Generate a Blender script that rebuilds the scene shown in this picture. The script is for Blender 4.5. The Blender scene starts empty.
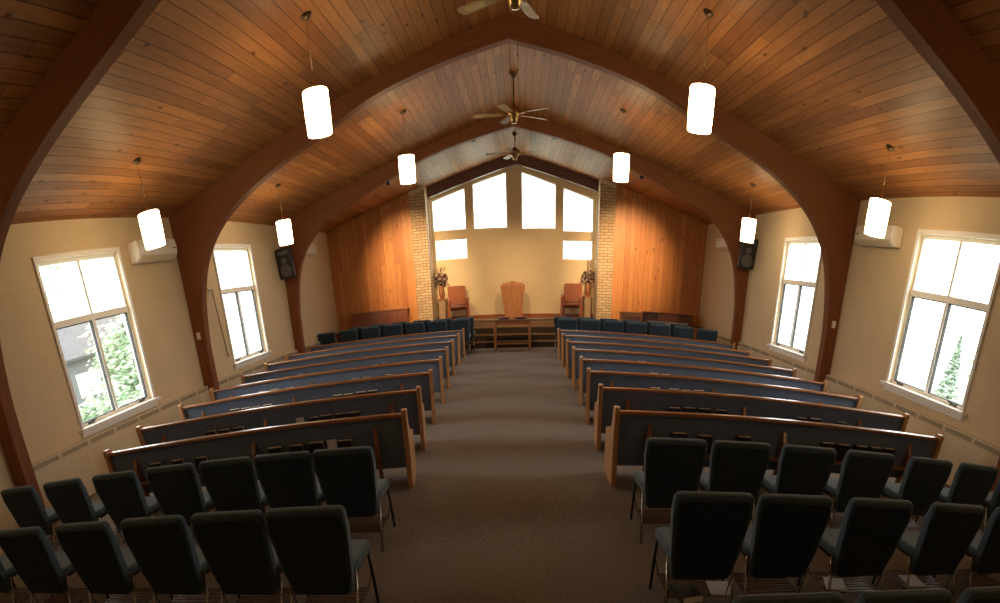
import bpy, bmesh, math, random
from mathutils import Vector, Matrix
random.seed(7)
scene = bpy.context.scene
COL = scene.collection
PI = math.pi
R = math.radians

# ------------------------------------------------------------------ room dimensions (metres)
W = 5.59            # half width
EAVE = 3.73
RIDGE = 5.25
K = (RIDGE - EAVE) / W
Y0 = -2.6           # rear wall
YP = 20.5           # panelled end walls
YG = 21.4           # gable wall
PLAT = 0.93         # platform height
def ceil_z(x): return RIDGE - K * abs(x)

# ------------------------------------------------------------------ materials
def new_mat(name):
    m = bpy.data.materials.new(name); m.use_nodes = True
    nt = m.node_tree; nt.nodes.clear()
    out = nt.nodes.new('ShaderNodeOutputMaterial')
    b = nt.nodes.new('ShaderNodeBsdfPrincipled')
    nt.links.new(b.outputs[0], out.inputs[0])
    return m, nt, b
def mix_rgb(nt, fac, a, b, blend='MIX'):
    n = nt.nodes.new('ShaderNodeMix'); n.data_type = 'RGBA'; n.blend_type = blend
    for i, v in ((0, fac), (6, a), (7, b)):
        if isinstance(v, (int, float)): n.inputs[i].default_value = v
        elif isinstance(v, tuple): n.inputs[i].default_value = (*v[:3], 1)
        else: nt.links.new(v, n.inputs[i])
    return n.outputs[2]
def math_n(nt, op, a, b=0.0, clamp=False):
    n = nt.nodes.new('ShaderNodeMath'); n.operation = op; n.use_clamp = clamp
    for i, v in ((0, a), (1, b)):
        if isinstance(v, (int, float)): n.inputs[i].default_value = v
        else: nt.links.new(v, n.inputs[i])
    return n.outputs[0]
def ramp(nt, fac, stops):
    n = nt.nodes.new('ShaderNodeValToRGB'); e = n.color_ramp.elements
    e[0].position, e[0].color = stops[0][0], (*stops[0][1], 1)
    e[1].position, e[1].color = stops[1][0], (*stops[1][1], 1)
    for p, c in stops[2:]:
        x = e.new(p); x.color = (*c, 1)
    nt.links.new(fac, n.inputs[0]); return n.outputs[0]
def coords(nt, axes, scale=(1, 1, 1), kind='Object'):
    """object coordinates re-ordered so that axes[0] -> x, axes[1] -> y, axes[2] -> z"""
    t = nt.nodes.new('ShaderNodeTexCoord')
    s = nt.nodes.new('ShaderNodeSeparateXYZ'); nt.links.new(t.outputs[kind], s.inputs[0])
    c = nt.nodes.new('ShaderNodeCombineXYZ')
    for i, a in enumerate(axes): nt.links.new(s.outputs['xyz'.index(a)], c.inputs[i])
    m = nt.nodes.new('ShaderNodeMapping'); m.inputs['Scale'].default_value = scale
    nt.links.new(c.outputs[0], m.inputs[0]); return m.outputs[0]
def noise(nt, vec, scale, detail=4, rough=.55):
    n = nt.nodes.new('ShaderNodeTexNoise'); n.inputs['Scale'].default_value = scale
    n.inputs['Detail'].default_value = detail; n.inputs['Roughness'].default_value = rough
    nt.links.new(vec, n.inputs['Vector']); return n.outputs['Fac']
def bump(nt, bsdf, h, strength=.3, dist=.01):
    n = nt.nodes.new('ShaderNodeBump'); n.inputs['Strength'].default_value = strength
    n.inputs['Distance'].default_value = dist
    nt.links.new(h, n.inputs['Height']); nt.links.new(n.outputs[0], bsdf.inputs['Normal'])
def plain(name, col, rough=.5, metal=0.0, var=.0, vscale=20, spec=.5, sheen=0.0, bmp=0.0):
    m, nt, b = new_mat(name)
    b.inputs['Base Color'].default_value = (*col, 1); b.inputs['Roughness'].default_value = rough
    b.inputs['Metallic'].default_value = metal; b.inputs['Specular IOR Level'].default_value = spec
    if var or bmp:
        f = noise(nt, coords(nt, 'xyz'), vscale, 3)
        if var:
            c = ramp(nt, f, [(.3, tuple(x * (1 - var) for x in col)), (.7, tuple(min(1, x * (1 + var)) for x in col))])
            nt.links.new(c, b.inputs['Base Color'])
        if bmp: bump(nt, b, f, bmp, .004)
    if sheen: b.inputs['Sheen Weight'].default_value = sheen
    return m
def bricks(nt, vec, bw, rh, mortar, c1, c2, cm, offset=.5, freq=2, smooth=.1, bias=0.0):
    n = nt.nodes.new('ShaderNodeTexBrick'); n.offset = offset; n.offset_frequency = freq
    n.inputs['Scale'].default_value = 1; n.inputs['Brick Width'].default_value = bw
    n.inputs['Row Height'].default_value = rh; n.inputs['Mortar Size'].default_value = mortar
    n.inputs['Mortar Smooth'].default_value = smooth; n.inputs['Bias'].default_value = bias
    for k, c in (('Color1', c1), ('Color2', c2), ('Mortar', cm)): n.inputs[k].default_value = (*c, 1)
    nt.links.new(vec, n.inputs['Vector']); return n
def planks(name, along, across, c1, c2, cm, width, length, knot=(.05, .02, .008), rough=.4, knots=True, spec=.5, mort=.004):
    third = [a for a in 'xyz' if a not in (along, across)][0]
    m, nt, b = new_mat(name)
    v = coords(nt, along + across + third)
    br = bricks(nt, v, length, width, mort, c1, c2, cm, offset=.37, freq=3)
    gv = coords(nt, along + across + third, (.9, 14, 14))
    g = noise(nt, gv, 2.2, 6, .62)
    col = mix_rgb(nt, .55, br.outputs['Color'], ramp(nt, g, [(.30, (.55, .50, .46)), (.66, (1.18, 1.14, 1.1))]), 'MULTIPLY')
    big = noise(nt, coords(nt, along + across + third, (.35, .9, .9)), 1.1, 2)
    col = mix_rgb(nt, .5, col, ramp(nt, big, [(.3, (.72, .70, .68)), (.7, (1.15, 1.15, 1.15))]), 'MULTIPLY')
    if knots:
        vo = nt.nodes.new('ShaderNodeTexVoronoi'); vo.inputs['Scale'].default_value = 1
        nt.links.new(coords(nt, along + across + third, (2.3, 6.5, 0.001)), vo.inputs['Vector'])
        kf = ramp(nt, vo.outputs['Distance'], [(.06, (1, 1, 1)), (.16, (0, 0, 0))])
        sel = nt.nodes.new('ShaderNodeSeparateColor'); nt.links.new(vo.outputs['Color'], sel.inputs[0])
        pick = math_n(nt, 'GREATER_THAN', sel.outputs[0], .30)
        col = mix_rgb(nt, math_n(nt, 'MULTIPLY', kf, math_n(nt, 'MULTIPLY', pick, .85)), col, knot)
    nt.links.new(col, b.inputs['Base Color'])
    b.inputs['Roughness'].default_value = rough; b.inputs['Specular IOR Level'].default_value = spec
    bump(nt, b, br.outputs['Fac'], -.5, .006)
    return m
def wood(name, col, dark, rough=.4, along='z', scale=1.0, coat=0.0):
    m, nt, b = new_mat(name)
    sc = [9 * scale] * 3; sc['xyz'.index(along)] = .9 * scale
    g = noise(nt, coords(nt, 'xyz', tuple(sc)), 3, 6, .6)
    c = ramp(nt, g, [(.28, dark), (.68, col)])
    nt.links.new(c, b.inputs['Base Color']); b.inputs['Roughness'].default_value = rough
    b.inputs['Coat Weight'].default_value = coat; b.inputs['Coat Roughness'].default_value = .25
    return m
def lam_wood(name, col, dark, line):
    """glued laminated timber: grain and glue lines follow the UV map"""
    m, nt, b = new_mat(name)
    t = nt.nodes.new('ShaderNodeTexCoord')
    mp = nt.nodes.new('ShaderNodeMapping'); mp.inputs['Scale'].default_value = (.8, 22, 1)
    nt.links.new(t.outputs['UV'], mp.inputs[0])
    g = noise(nt, mp.outputs[0], 2.4, 5, .6)
    c = ramp(nt, g, [(.28, dark), (.7, col)])
    s = nt.nodes.new('ShaderNodeSeparateXYZ'); nt.links.new(t.outputs['UV'], s.inputs[0])
    fr = math_n(nt, 'FRACT', math_n(nt, 'DIVIDE', s.outputs[1], .042))
    ln = math_n(nt, 'LESS_THAN', fr, .07)
    c = mix_rgb(nt, math_n(nt, 'MULTIPLY', ln, .55), c, line)
    nt.links.new(c, b.inputs['Base Color']); b.inputs['Roughness'].default_value = .6; b.inputs['Specular IOR Level'].default_value = .2
    return m
def wall_mat(name, axes, col, joint, bw=1.2, rh=.42):
    m, nt, b = new_mat(name)
    br = bricks(nt, coords(nt, axes), bw, rh, .006, col, tuple(c * .97 for c in col), joint, offset=0.5, smooth=.4)
    f = noise(nt, coords(nt, axes), 3, 4)
    c = mix_rgb(nt, .25, br.outputs['Color'], ramp(nt, f, [(.3, (.88, .88, .88)), (.7, (1.06, 1.06, 1.06))]), 'MULTIPLY')
    nt.links.new(c, b.inputs['Base Color']); b.inputs['Roughness'].default_value = .75
    bump(nt, b, br.outputs['Fac'], -.12, .003)
    return m
def fabric(name, c1, c2, scale=160, rough=.95, sheen=.15):
    m, nt, b = new_mat(name)
    f = noise(nt, coords(nt, 'xyz'), scale, 2)
    f2 = noise(nt, coords(nt, 'xyz'), 9, 3)
    c = ramp(nt, f, [(.35, c1), (.65, c2)])
    c = mix_rgb(nt, .35, c, ramp(nt, f2, [(.3, (.8, .8, .8)), (.7, (1.12, 1.12, 1.12))]), 'MULTIPLY')
    nt.links.new(c, b.inputs['Base Color']); b.inputs['Roughness'].default_value = rough
    b.inputs['Sheen Weight'].default_value = sheen; b.inputs['Specular IOR Level'].default_value = .2
    bump(nt, b, f, .25, .003)
    return m
def emit(name, col, s):
    m = bpy.data.materials.new(name); m.use_nodes = True; nt = m.node_tree; nt.nodes.clear()
    o = nt.nodes.new('ShaderNodeOutputMaterial'); e = nt.nodes.new('ShaderNodeEmission')
    e.inputs[0].default_value = (*col, 1); e.inputs[1].default_value = s
    nt.links.new(e.outputs[0], o.inputs[0]); return m
def glass_mat():
    m = bpy.data.materials.new('window_glass'); m.use_nodes = True; nt = m.node_tree; nt.nodes.clear()
    o = nt.nodes.new('ShaderNodeOutputMaterial'); mx = nt.nodes.new('ShaderNodeMixShader')
    t = nt.nodes.new('ShaderNodeBsdfTransparent'); g = nt.nodes.new('ShaderNodeBsdfGlossy')
    t.inputs[0].default_value = (.95, .97, .97, 1); g.inputs['Roughness'].default_value = .02
    mx.inputs[0].default_value = .05
    nt.links.new(t.outputs[0], mx.inputs[1]); nt.links.new(g.outputs[0], mx.inputs[2])
    nt.links.new(mx.outputs[0], o.inputs[0]); return m

M = {}
M['ceiling'] = planks('ceiling_pine', 'y', 'x', (.47, .205, .068), (.29, .112, .038), (.05, .018, .006), .128, 3.1, rough=.52, spec=.32)
M['panel'] = planks('panel_pine', 'z', 'x', (.66, .285, .085), (.52, .195, .055), (.22, .07, .02), .15, 4.2, knot=(.12, .035, .01), rough=.45, mort=.003)
M['arch'] = lam_wood('laminated_fir', (.27, .098, .038), (.165, .056, .022), (.08, .028, .012))
M['wall_yz'] = wall_mat('cream_block_side', 'yzx', (.70, .56, .355), (.64, .51, .32))
M['wall_xz'] = wall_mat('cream_board_end', 'xzy', (.74, .59, .36), (.70, .55, .33), 2.0, 4.0)
M['paint'] = plain('cream_paint', (.70, .60, .43), .6, var=.04)
M['white'] = plain('white_vinyl', (.90, .89, .86), .4, var=.03)
M['gasket'] = plain('black_gasket', (.03, .03, .03), .6)
M['glass'] = glass_mat()
def carpet_mat():
    m, nt, b = new_mat('carpet')
    f = noise(nt, coords(nt, 'xyz'), 60, 4, .75); g = noise(nt, coords(nt, 'xyz'), 2.2, 3)
    c = ramp(nt, f, [(.32, (.132, .108, .084)), (.68, (.37, .32, .26))])
    c = mix_rgb(nt, .35, c, ramp(nt, g, [(.3, (.82, .82, .82)), (.7, (1.1, 1.1, 1.1))]), 'MULTIPLY')
    nt.links.new(c, b.inputs['Base Color']); b.inputs['Roughness'].default_value = 1
    b.inputs['Specular IOR Level'].default_value = .1; b.inputs['Sheen Weight'].default_value = .1
    bump(nt, b, f, .5, .006); return m
M['carpet'] = carpet_mat()
M['riser'] = plain('dark_riser', (.045, .030, .022), .9, var=.2, vscale=60)
M['nosing'] = wood('step_nosing', (.28, .17, .095), (.19, .11, .06), .5, 'x')
def brick_mat():
    m, nt, b = new_mat('cream_brick')
    br = bricks(nt, coords(nt, 'xzy'), .23, .078, .008, (.62, .46, .28), (.48, .33, .19), (.20, .14, .09))
    nt.links.new(br.outputs['Color'], b.inputs['Base Color']); b.inputs['Roughness'].default_value = .85
    bump(nt, b, br.outputs['Fac'], -.8, .012); return m
M['brick'] = brick_mat()
M['pew_end'] = wood('pew_end_oak', (.62, .33, .14), (.46, .22, .085), .38, 'z', coat=.3)
M['pew_rail'] = wood('pew_rail_oak', (.36, .155, .055), (.24, .095, .033), .3, 'x', coat=.45)
M['pew_fab'] = fabric('pew_blue_grey', (.105, .140, .215), (.20, .25, .35))
M['pew_seat'] = fabric('pew_seat_blue', (.07, .10, .14), (.13, .17, .22))
M['chair_fab'] = fabric('chair_teal', (.042, .080, .106), (.085, .142, .178), sheen=.35)
M['chair_back'] = fabric('chair_teal_shaded', (.022, .036, .056), (.046, .068, .098), sheen=.08)  # same teal cloth, backlit shade of the chair rears put into its colour
M['frame'] = plain('black_steel', (.018, .018, .020), .32, .6)
M['chrome'] = plain('bright_steel', (.45, .43, .40), .25, 1.0)
M['rack'] = wood('rack_slats', (.16, .075, .045), (.09, .04, .025), .5, 'x')
M['cover'] = plain('dark_book_cloth', (.022, .018, .024), .5, var=.2, vscale=70)
M['pages'] = plain('book_pages', (.85, .80, .70), .8, var=.06, vscale=200)
M['paper'] = plain('paper', (.80, .80, .80), .7)
M['brass'] = plain('antique_brass', (.42, .28, .11), .3, 1.0)
M['bronze'] = plain('dark_bronze', (.10, .065, .035), .4, .8)
M['cord'] = plain('cord', (.30, .22, .12), .5)
M['shade'] = emit('lit_opal_glass', (1.0, .70, .36), 17.0)
M['blade'] = wood('fan_blade', (.50, .38, .22), (.38, .27, .15), .45, 'x')
M['blade_dark'] = wood('fan_blade_walnut', (.22, .11, .05), (.14, .065, .03), .45, 'x')
M['rafter'] = wood('rafter_stain', (.15, .060, .045), (.09, .036, .028), .5, 'x')
M['pedestal'] = plain('tan_pedestal', (.30, .21, .13), .7, var=.1)
M['cane'] = plain('cane_insert', (.62, .52, .30), .7, var=.15, vscale=90)
M['plastic'] = plain('white_plastic', (.80, .76, .68), .35)
M['black'] = plain('black_cabinet', (.018, .017, .017), .55, var=.2, vscale=50)
M['cone'] = plain('speaker_cone', (.10, .10, .10), .5)
M['oak'] = wood('pulpit_oak', (.52, .22, .075), (.38, .145, .045), .38, 'z', coat=.25)
M['cherry'] = wood('cherry', (.36, .115, .045), (.25, .07, .028), .35, 'z', coat=.3)
M['maroon'] = wood('organ_mahogany', (.17, .050, .028), (.10, .028, .016), .35, 'x', coat=.3)
M['ivory'] = plain('organ_keys', (.75, .70, .58), .4)
M['heater'] = plain('heater_cream', (.64, .54, .38), .5, var=.04)
M['slot'] = plain('heater_slot', (.20, .16, .11), .8)
M['vase'] = plain('vase_glaze', (.30, .12, .06), .35, var=.25, vscale=12)
M['dried'] = plain('dried_flowers', (.16, .10, .085), .9, var=.4, vscale=30)
M['dried2'] = plain('dried_flowers_pale', (.42, .30, .24), .9, var=.3, vscale=30)
M['stem'] = plain('dry_stem', (.13, .10, .05), .9)
M['leaf'] = plain('leaves', (.36, .47, .35), .8, var=.35, vscale=5)
M['leaf2'] = plain('conifer_needles', (.33, .44, .38), .8, var=.3, vscale=5)
M['bark'] = plain('bark', (.16, .11, .07), .95, var=.3, vscale=14)
M['ground'] = plain('outdoor_ground', (.42, .46, .36), 1.0, var=.2, vscale=.8)
M['siding'] = plain('house_siding', (.085, .09, .095), .8, var=.1, vscale=3)
M['roofing'] = plain('house_roof', (.07, .07, .075), .9, var=.15, vscale=5)
M['dark_glass'] = plain('dark_pane', (.30, .33, .35), .25)

# ------------------------------------------------------------------ geometry helpers
class MB:
    def __init__(s): s.bm = bmesh.new(); s.slots = []
    def mi(s, mat):
        if mat not in s.slots: s.slots.append(mat)
        return s.slots.index(mat)
    def _add(s, verts, faces, mat, M4=None, smooth=False):
        vs = [s.bm.verts.new((M4 @ Vector(v)) if M4 else v) for v in verts]
        fs = []
        i = s.mi(mat)
        for f in faces:
            try:
                q = s.bm.faces.new([vs[k] for k in f]); q.material_index = i; q.smooth = smooth; fs.append(q)
            except ValueError: pass
        return vs, fs
    def box(s, c, d, mat, bev=0.0, rot=None, seg=2):
        x, y, z = d[0] / 2, d[1] / 2, d[2] / 2
        v = [(-x, -y, -z), (x, -y, -z), (x, y, -z), (-x, y, -z), (-x, -y, z), (x, -y, z), (x, y, z), (-x, y, z)]
        T = Matrix.Translation(c) @ (rot if rot else Matrix())
        vs, fs = s._add(v, [(3, 2, 1, 0), (4, 5, 6, 7), (0, 1, 5, 4), (1, 2, 6, 5), (2, 3, 7, 6), (3, 0, 4, 7)], mat, T)
        if bev:
            es = list({e for f in fs for e in f.edges})
            r = bmesh.ops.bevel(s.bm, geom=es, offset=min(bev, min(d) * .48), segments=seg, profile=.5, affect='EDGES')
            i = s.mi(mat)
            for f in r['faces']: f.material_index = i; f.smooth = True
        return s
    def bb(s, a, b, mat, bev=0.0):
        return s.box([(a[i] + b[i]) / 2 for i in range(3)], [abs(b[i] - a[i]) for i in range(3)], mat, bev)
    def prism(s, poly, axis, a, b, mat, bev=0.0, M4=None, seg=2):
        """poly: 2-D points in the plane of the other two axes (in xyz order)"""
        n = len(poly); k = 'xyz'.index(axis)
        def P(q, t):
            l = list(q); l.insert(k, t); return tuple(l)
        v = [P(q, a) for q in poly] + [P(q, b) for q in poly]
        f = [tuple(range(n))[::-1], tuple(range(n, 2 * n))] + [(i, (i + 1) % n, n + (i + 1) % n, n + i) for i in range(n)]
        vs, fs = s._add(v, f, mat, M4)
        if bev:
            es = list({e for q in fs for e in q.edges})
            r = bmesh.ops.bevel(s.bm, geom=es, offset=bev, segments=seg, profile=.5, affect='EDGES')
            i = s.mi(mat)
            for q in r['faces']: q.material_index = i; q.smooth = True
        return s
    def tube(s, pts, r, mat, n=8, cap=True, M4=None):
        pts = [Vector(p) for p in pts]; rs = r if isinstance(r, (list, tuple)) else [r] * len(pts)
        rings = []; up = None
        for i, p in enumerate(pts):
            d = ((pts[min(i + 1, len(pts) - 1)] - pts[max(i - 1, 0)])).normalized()
            if up is None: up = Vector((0, 0, 1)) if abs(d.z) < .9 else Vector((1, 0, 0))
            a = d.cross(up).normalized(); b = a.cross(d).normalized(); up = b
            rings.append([p + (a * math.cos(2 * PI * j / n) + b * math.sin(2 * PI * j / n)) * rs[i] for j in range(n)])
        v = [q for g in rings for q in g]; f = []
        for i in range(len(pts) - 1):
            for j in range(n):
                f.append((i * n + j, i * n + (j + 1) % n, (i + 1) * n + (j + 1) % n, (i + 1) * n + j))
        if cap: f += [tuple(range(n))[::-1], tuple(range((len(pts) - 1) * n, len(pts) * n))]
        s._add(v, f, mat, M4, True); return s
    def lathe(s, prof, mat, n=24, M4=None, c=(0, 0, 0)):
        v = []; f = []
        for r, z in prof:
            for j in range(n):
                v.append((c[0] + r * math.cos(2 * PI * j / n), c[1] + r * math.sin(2 * PI * j / n), c[2] + z))
        for i in range(len(prof) - 1):
            for j in range(n):
                f.append((i * n + j, i * n + (j + 1) % n, (i + 1) * n + (j + 1) % n, (i + 1) * n + j))
        if prof[0][0] > 1e-6: f.append(tuple(range(n))[::-1])
        if prof[-1][0] > 1e-6: f.append(tuple(range((len(prof) - 1) * n, len(prof) * n)))
        s._add(v, f, mat, M4, True); return s
    def obj(s, name, parent=None, loc=None, rotz=None):
        bmesh.ops.remove_doubles(s.bm, verts=s.bm.verts, dist=1e-6)
        bmesh.ops.recalc_face_normals(s.bm, faces=s.bm.faces)
        me = bpy.data.meshes.new(name); s.bm.to_mesh(me); s.bm.free()
        for m in s.slots: me.materials.append(m)
        o = bpy.data.objects.new(name, me); COL.objects.link(o)
        if parent: o.parent = parent
        if loc is not None: o.location = loc
        if rotz is not None: o.rotation_euler = (0, 0, rotz)
        return o
def tag(o, label, cat, group=None):
    o['label'] = label; o['category'] = cat
    if group: o['group'] = group
    return o
def struct(o): o['kind'] = 'structure'; return o
def thing(name, label, cat, loc=(0, 0, 0), rotz=0.0, group=None):
    o = bpy.data.objects.new(name, None); COL.objects.link(o)
    o.location = loc; o.rotation_euler = (0, 0, rotz); o.empty_display_size = .2
    return tag(o, label, cat, group)
def dup(root, loc, rotz=0.0, label=None, group=None, scale=None, rot=None):
    r = root.copy(); COL.objects.link(r); r.location = loc
    r.rotation_euler = rot if rot else (0, 0, rotz)
    if scale: r.scale = (scale,) * 3
    if label: r['label'] = label
    if group: r['group'] = group
    for ch in list(root.children):
        c = ch.copy(); COL.objects.link(c); c.parent = r
        for g in ch.children:
            d = g.copy(); COL.objects.link(d); d.parent = c
    return r
ORD = ['first', 'second', 'third', 'fourth', 'fifth', 'sixth', 'seventh', 'eighth', 'ninth']

# ------------------------------------------------------------------ room shell
FP = [(Y0 - .2, 0), (4.75, 0), (6.3, .115), (17.5, .17), (YG + .2, .17)]     # the carpet rises gently towards the platform
def floor_z(y):
    for (a, za), (b, zb) in zip(FP, FP[1:]):
        if y <= b: return za + (zb - za) * (y - a) / (b - a)
    return FP[-1][1]
m = MB(); m.prism(FP + [(YG + .2, -.15), (Y0 - .2, -.15)], 'x', -W - .2, W + .2, M['carpet']); struct(m.obj('floor'))
def grid_wall(m, axis_x, x0, x1, ys, ye, zs, ze, holes, mat):
    """side wall: slab between x0 and x1 with rectangular holes (y0, y1, z0, z1)"""
    yb = sorted({ys, ye, *[h[0] for h in holes], *[h[1] for h in holes]})
    for i in range(len(yb) - 1):
        a, b = yb[i], yb[i + 1]
        hs = sorted([(h[2], h[3]) for h in holes if h[0] <= a + 1e-6 and h[1] >= b - 1e-6])
        z = zs
        for h0, h1 in hs:
            m.bb((x0, a, z), (x1, b, h0), mat); z = h1
        m.bb((x0, a, z), (x1, b, ze), mat)
# side windows: (y0, y1, z0, z1, z_rail)
SW = {'left': [(7.06, 9.00, 1.03, 3.25, 2.44), (12.38, 14.24, 1.08, 3.24, 2.45)],
      'right': [(6.82, 8.78, 1.12, 3.24, 2.45), (12.12, 13.96, 1.06, 3.13, 2.36)]}
for side, sg in (('left', -1), ('right', 1)):
    m = MB(); grid_wall(m, None, sg * W, sg * (W + .14), Y0 - .2, YG + .2, 0, EAVE + .12, [w[:4] for w in SW[side]], M['wall_yz'])
    struct(m.obj('wall_' + side))
m = MB(); m.bb((-W - .2, Y0 - .2, 0), (W + .2, Y0, 5.4), M['wall_xz']); struct(m.obj('wall_rear'))
m = MB()
for sg in (-1, 1):
    m.prism([(0, RIDGE), (sg * (W + .25), RIDGE - K * (W + .25)), (sg * (W + .25), RIDGE - K * (W + .25) + .2), (0, RIDGE + .2)], 'y', Y0 - .2, YG + .3, M['ceiling'])
struct(m.obj('ceiling'))

# gable wall with six openings
BL, BR = -2.57, 2.37        # inner faces of the two brick piers
GW = [  # x0, x1, sill, top at x0, top at x1
    (-2.52, -1.50, 3.43, 4.26, 4.52), (-1.29, -.27, 3.42, 4.61, 4.86), (.15, 1.18, 3.38, 4.86, 4.55), (1.377, 2.30, 3.31, 4.46, 4.20)]
GS = [(-2.49, -1.50, 2.65, 3.21), (1.377, 2.30, 2.56, 3.10)]
m = MB()
def quad_prism(m, x0, x1, b0, b1, t0, t1, mat, ya=YG, yb=YG + .22):
    m.prism([(x0, b0), (x1, b1), (x1, t1), (x0, t0)], 'y', ya, yb, mat)
xs = [BL - .7, GW[0][0], GS[0][0], GW[0][1], GW[1][0], GW[1][1], GW[2][0], GW[2][1], GW[3][0], GW[3][1], BR + .7]
def gtop(w, x): return w[3] + (w[4] - w[3]) * (x - w[0]) / (w[1] - w[0])
bks = sorted(set(xs + [0.0]))
for i in range(len(bks) - 1):
    a, b = bks[i], bks[i + 1]; z0 = z1 = 0.0
    for h in GS:
        if h[0] <= a + 1e-6 and h[1] >= b - 1e-6:
            quad_prism(m, a, b, z0, z1, h[2], h[2], M['wall_xz']); z0 = z1 = h[3]
    for w in GW:
        if w[0] <= a + 1e-6 and w[1] >= b - 1e-6:
            quad_prism(m, a, b, z0, z1, w[2], w[2], M['wall_xz']); z0, z1 = gtop(w, a), gtop(w, b)
    quad_prism(m, a, b, z0, z1, ceil_z(a) + .15, ceil_z(b) + .15, M['wall_xz'])
struct(m.obj('wall_front'))
wn = 4
def frame_poly(m, poly, t, ya, yb, mat):
    """frame following the inside of a quad (x,z)"""
    cx = sum(p[0] for p in poly) / 4; cz = sum(p[1] for p in poly) / 4
    inn = [(p[0] + math.copysign(t, cx - p[0]), p[1] + math.copysign(t, cz - p[1])) for p in poly]
    for i in range(4):
        j = (i + 1) % 4
        m.prism([poly[i], poly[j], inn[j], inn[i]], 'y', ya, yb, mat)
    return inn
for k, w in enumerate(GW + GS):
    wn += 1
    poly = [(w[0], w[2]), (w[1], w[2]), (w[1], w[4]), (w[0], w[3])] if len(w) == 5 else [(w[0], w[2]), (w[1], w[2]), (w[1], w[3]), (w[0], w[3])]
    root = struct(bpy.data.objects.new('window_%d' % wn, None)); COL.objects.link(root)
    m = MB(); inn = frame_poly(m, poly, .035, YG + .04, YG + .12, M['white']); m.obj('window_frame', root)
    m = MB(); m.prism(inn, 'y', YG + .075, YG + .083, M['glass']); m.obj('pane', root)
# side windows with casing, sill, sashes, panes, latches
wn = 0
for side, sg in (('left', -1), ('right', 1)):
    for (a, b, z0, z1, zr) in SW[side]:
        wn += 1
        root = struct(bpy.data.objects.new('window_%d' % wn, None)); COL.objects.link(root)
        X = lambda d: sg * (W + d)
        m = MB(); cw = .065
        m.bb((X(-.025), a - cw, z0 - .02), (X(0), a, z1 + cw), M['white'], .006); m.bb((X(-.025), b, z0 - .02), (X(0), b + cw, z1 + cw), M['white'], .006)
        m.bb((X(-.025), a, z1), (X(0), b, z1 + cw), M['white'], .006)
        m.obj('casing', root)
        m = MB(); m.bb((X(-.09), a - .13, z0 - .055), (X(.1), b + .13, z0 - .005), M['white'], .008)
        m.bb((X(-.03), a - .08, z0 - .13), (X(-.002), b + .08, z0 - .056), M['white'], .006); m.obj('window_sill', root)
        m = MB(); f = .045; mid = (a + b) / 2
        m.bb((X(.05), a, z0), (X(.13), a + f, z1), M['white']); m.bb((X(.05), b - f, z0), (X(.13), b, z1), M['white'])
        m.bb((X(.05), a + f, z1 - f), (X(.13), b - f, z1), M['white']); m.bb((X(.05), a + f, z0), (X(.13), b - f, z0 + f), M['white'])
        m.bb((X(.03), a + f, zr - .045), (X(.12), b - f, zr + .045), M['white'], .006)
        m.bb((X(.04), mid - .035, z0 + f), (X(.12), mid + .035, zr - .045), M['white'], .006)
        m.bb((X(.04), mid - .03, zr + .045), (X(.12), mid + .03, z1 - f), M['white'], .006)
        m.obj('window_frame', root)
        for ya, yb in ((a + f, mid - .035), (mid + .035, b - f)):
            m = MB(); g = .013
            for c in (((X(.055), ya, z0 + f), (X(.10), ya + g, zr - .045)), ((X(.055), yb - g, z0 + f), (X(.10), yb, zr - .045)),
                      ((X(.055), ya + g, zr - .045 - g), (X(.10), yb - g, zr - .045)), ((X(.055), ya + g, z0 + f), (X(.10), yb - g, z0 + f + g))):
                m.bb(*c, M['gasket'])
            sash = m.obj('casement', root)
            m = MB(); yl = ya + .22 if ya < mid - .1 else yb - .22
            m.bb((X(.02), yl - .07, z0 + .012), (X(.052), yl + .07, z0 + .04), M['gasket'], .006)
            m.tube([(X(.03), yl, z0 + .035), (X(.0), yl + .10, z0 + .05)], .008, M['gasket']); m.obj('latch', sash)
            m = MB(); m.bb((X(.075), ya + g, z0 + f + g), (X(.081), yb - g, zr - .045 - g), M['glass']); m.obj('pane', sash)
        for ya, yb in ((a + f, mid - .03), (mid + .03, b - f)):
            m = MB(); m.bb((X(.08), ya, zr + .045), (X(.086), yb, z1 - f), M['glass']); m.obj('pane', root)

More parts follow.
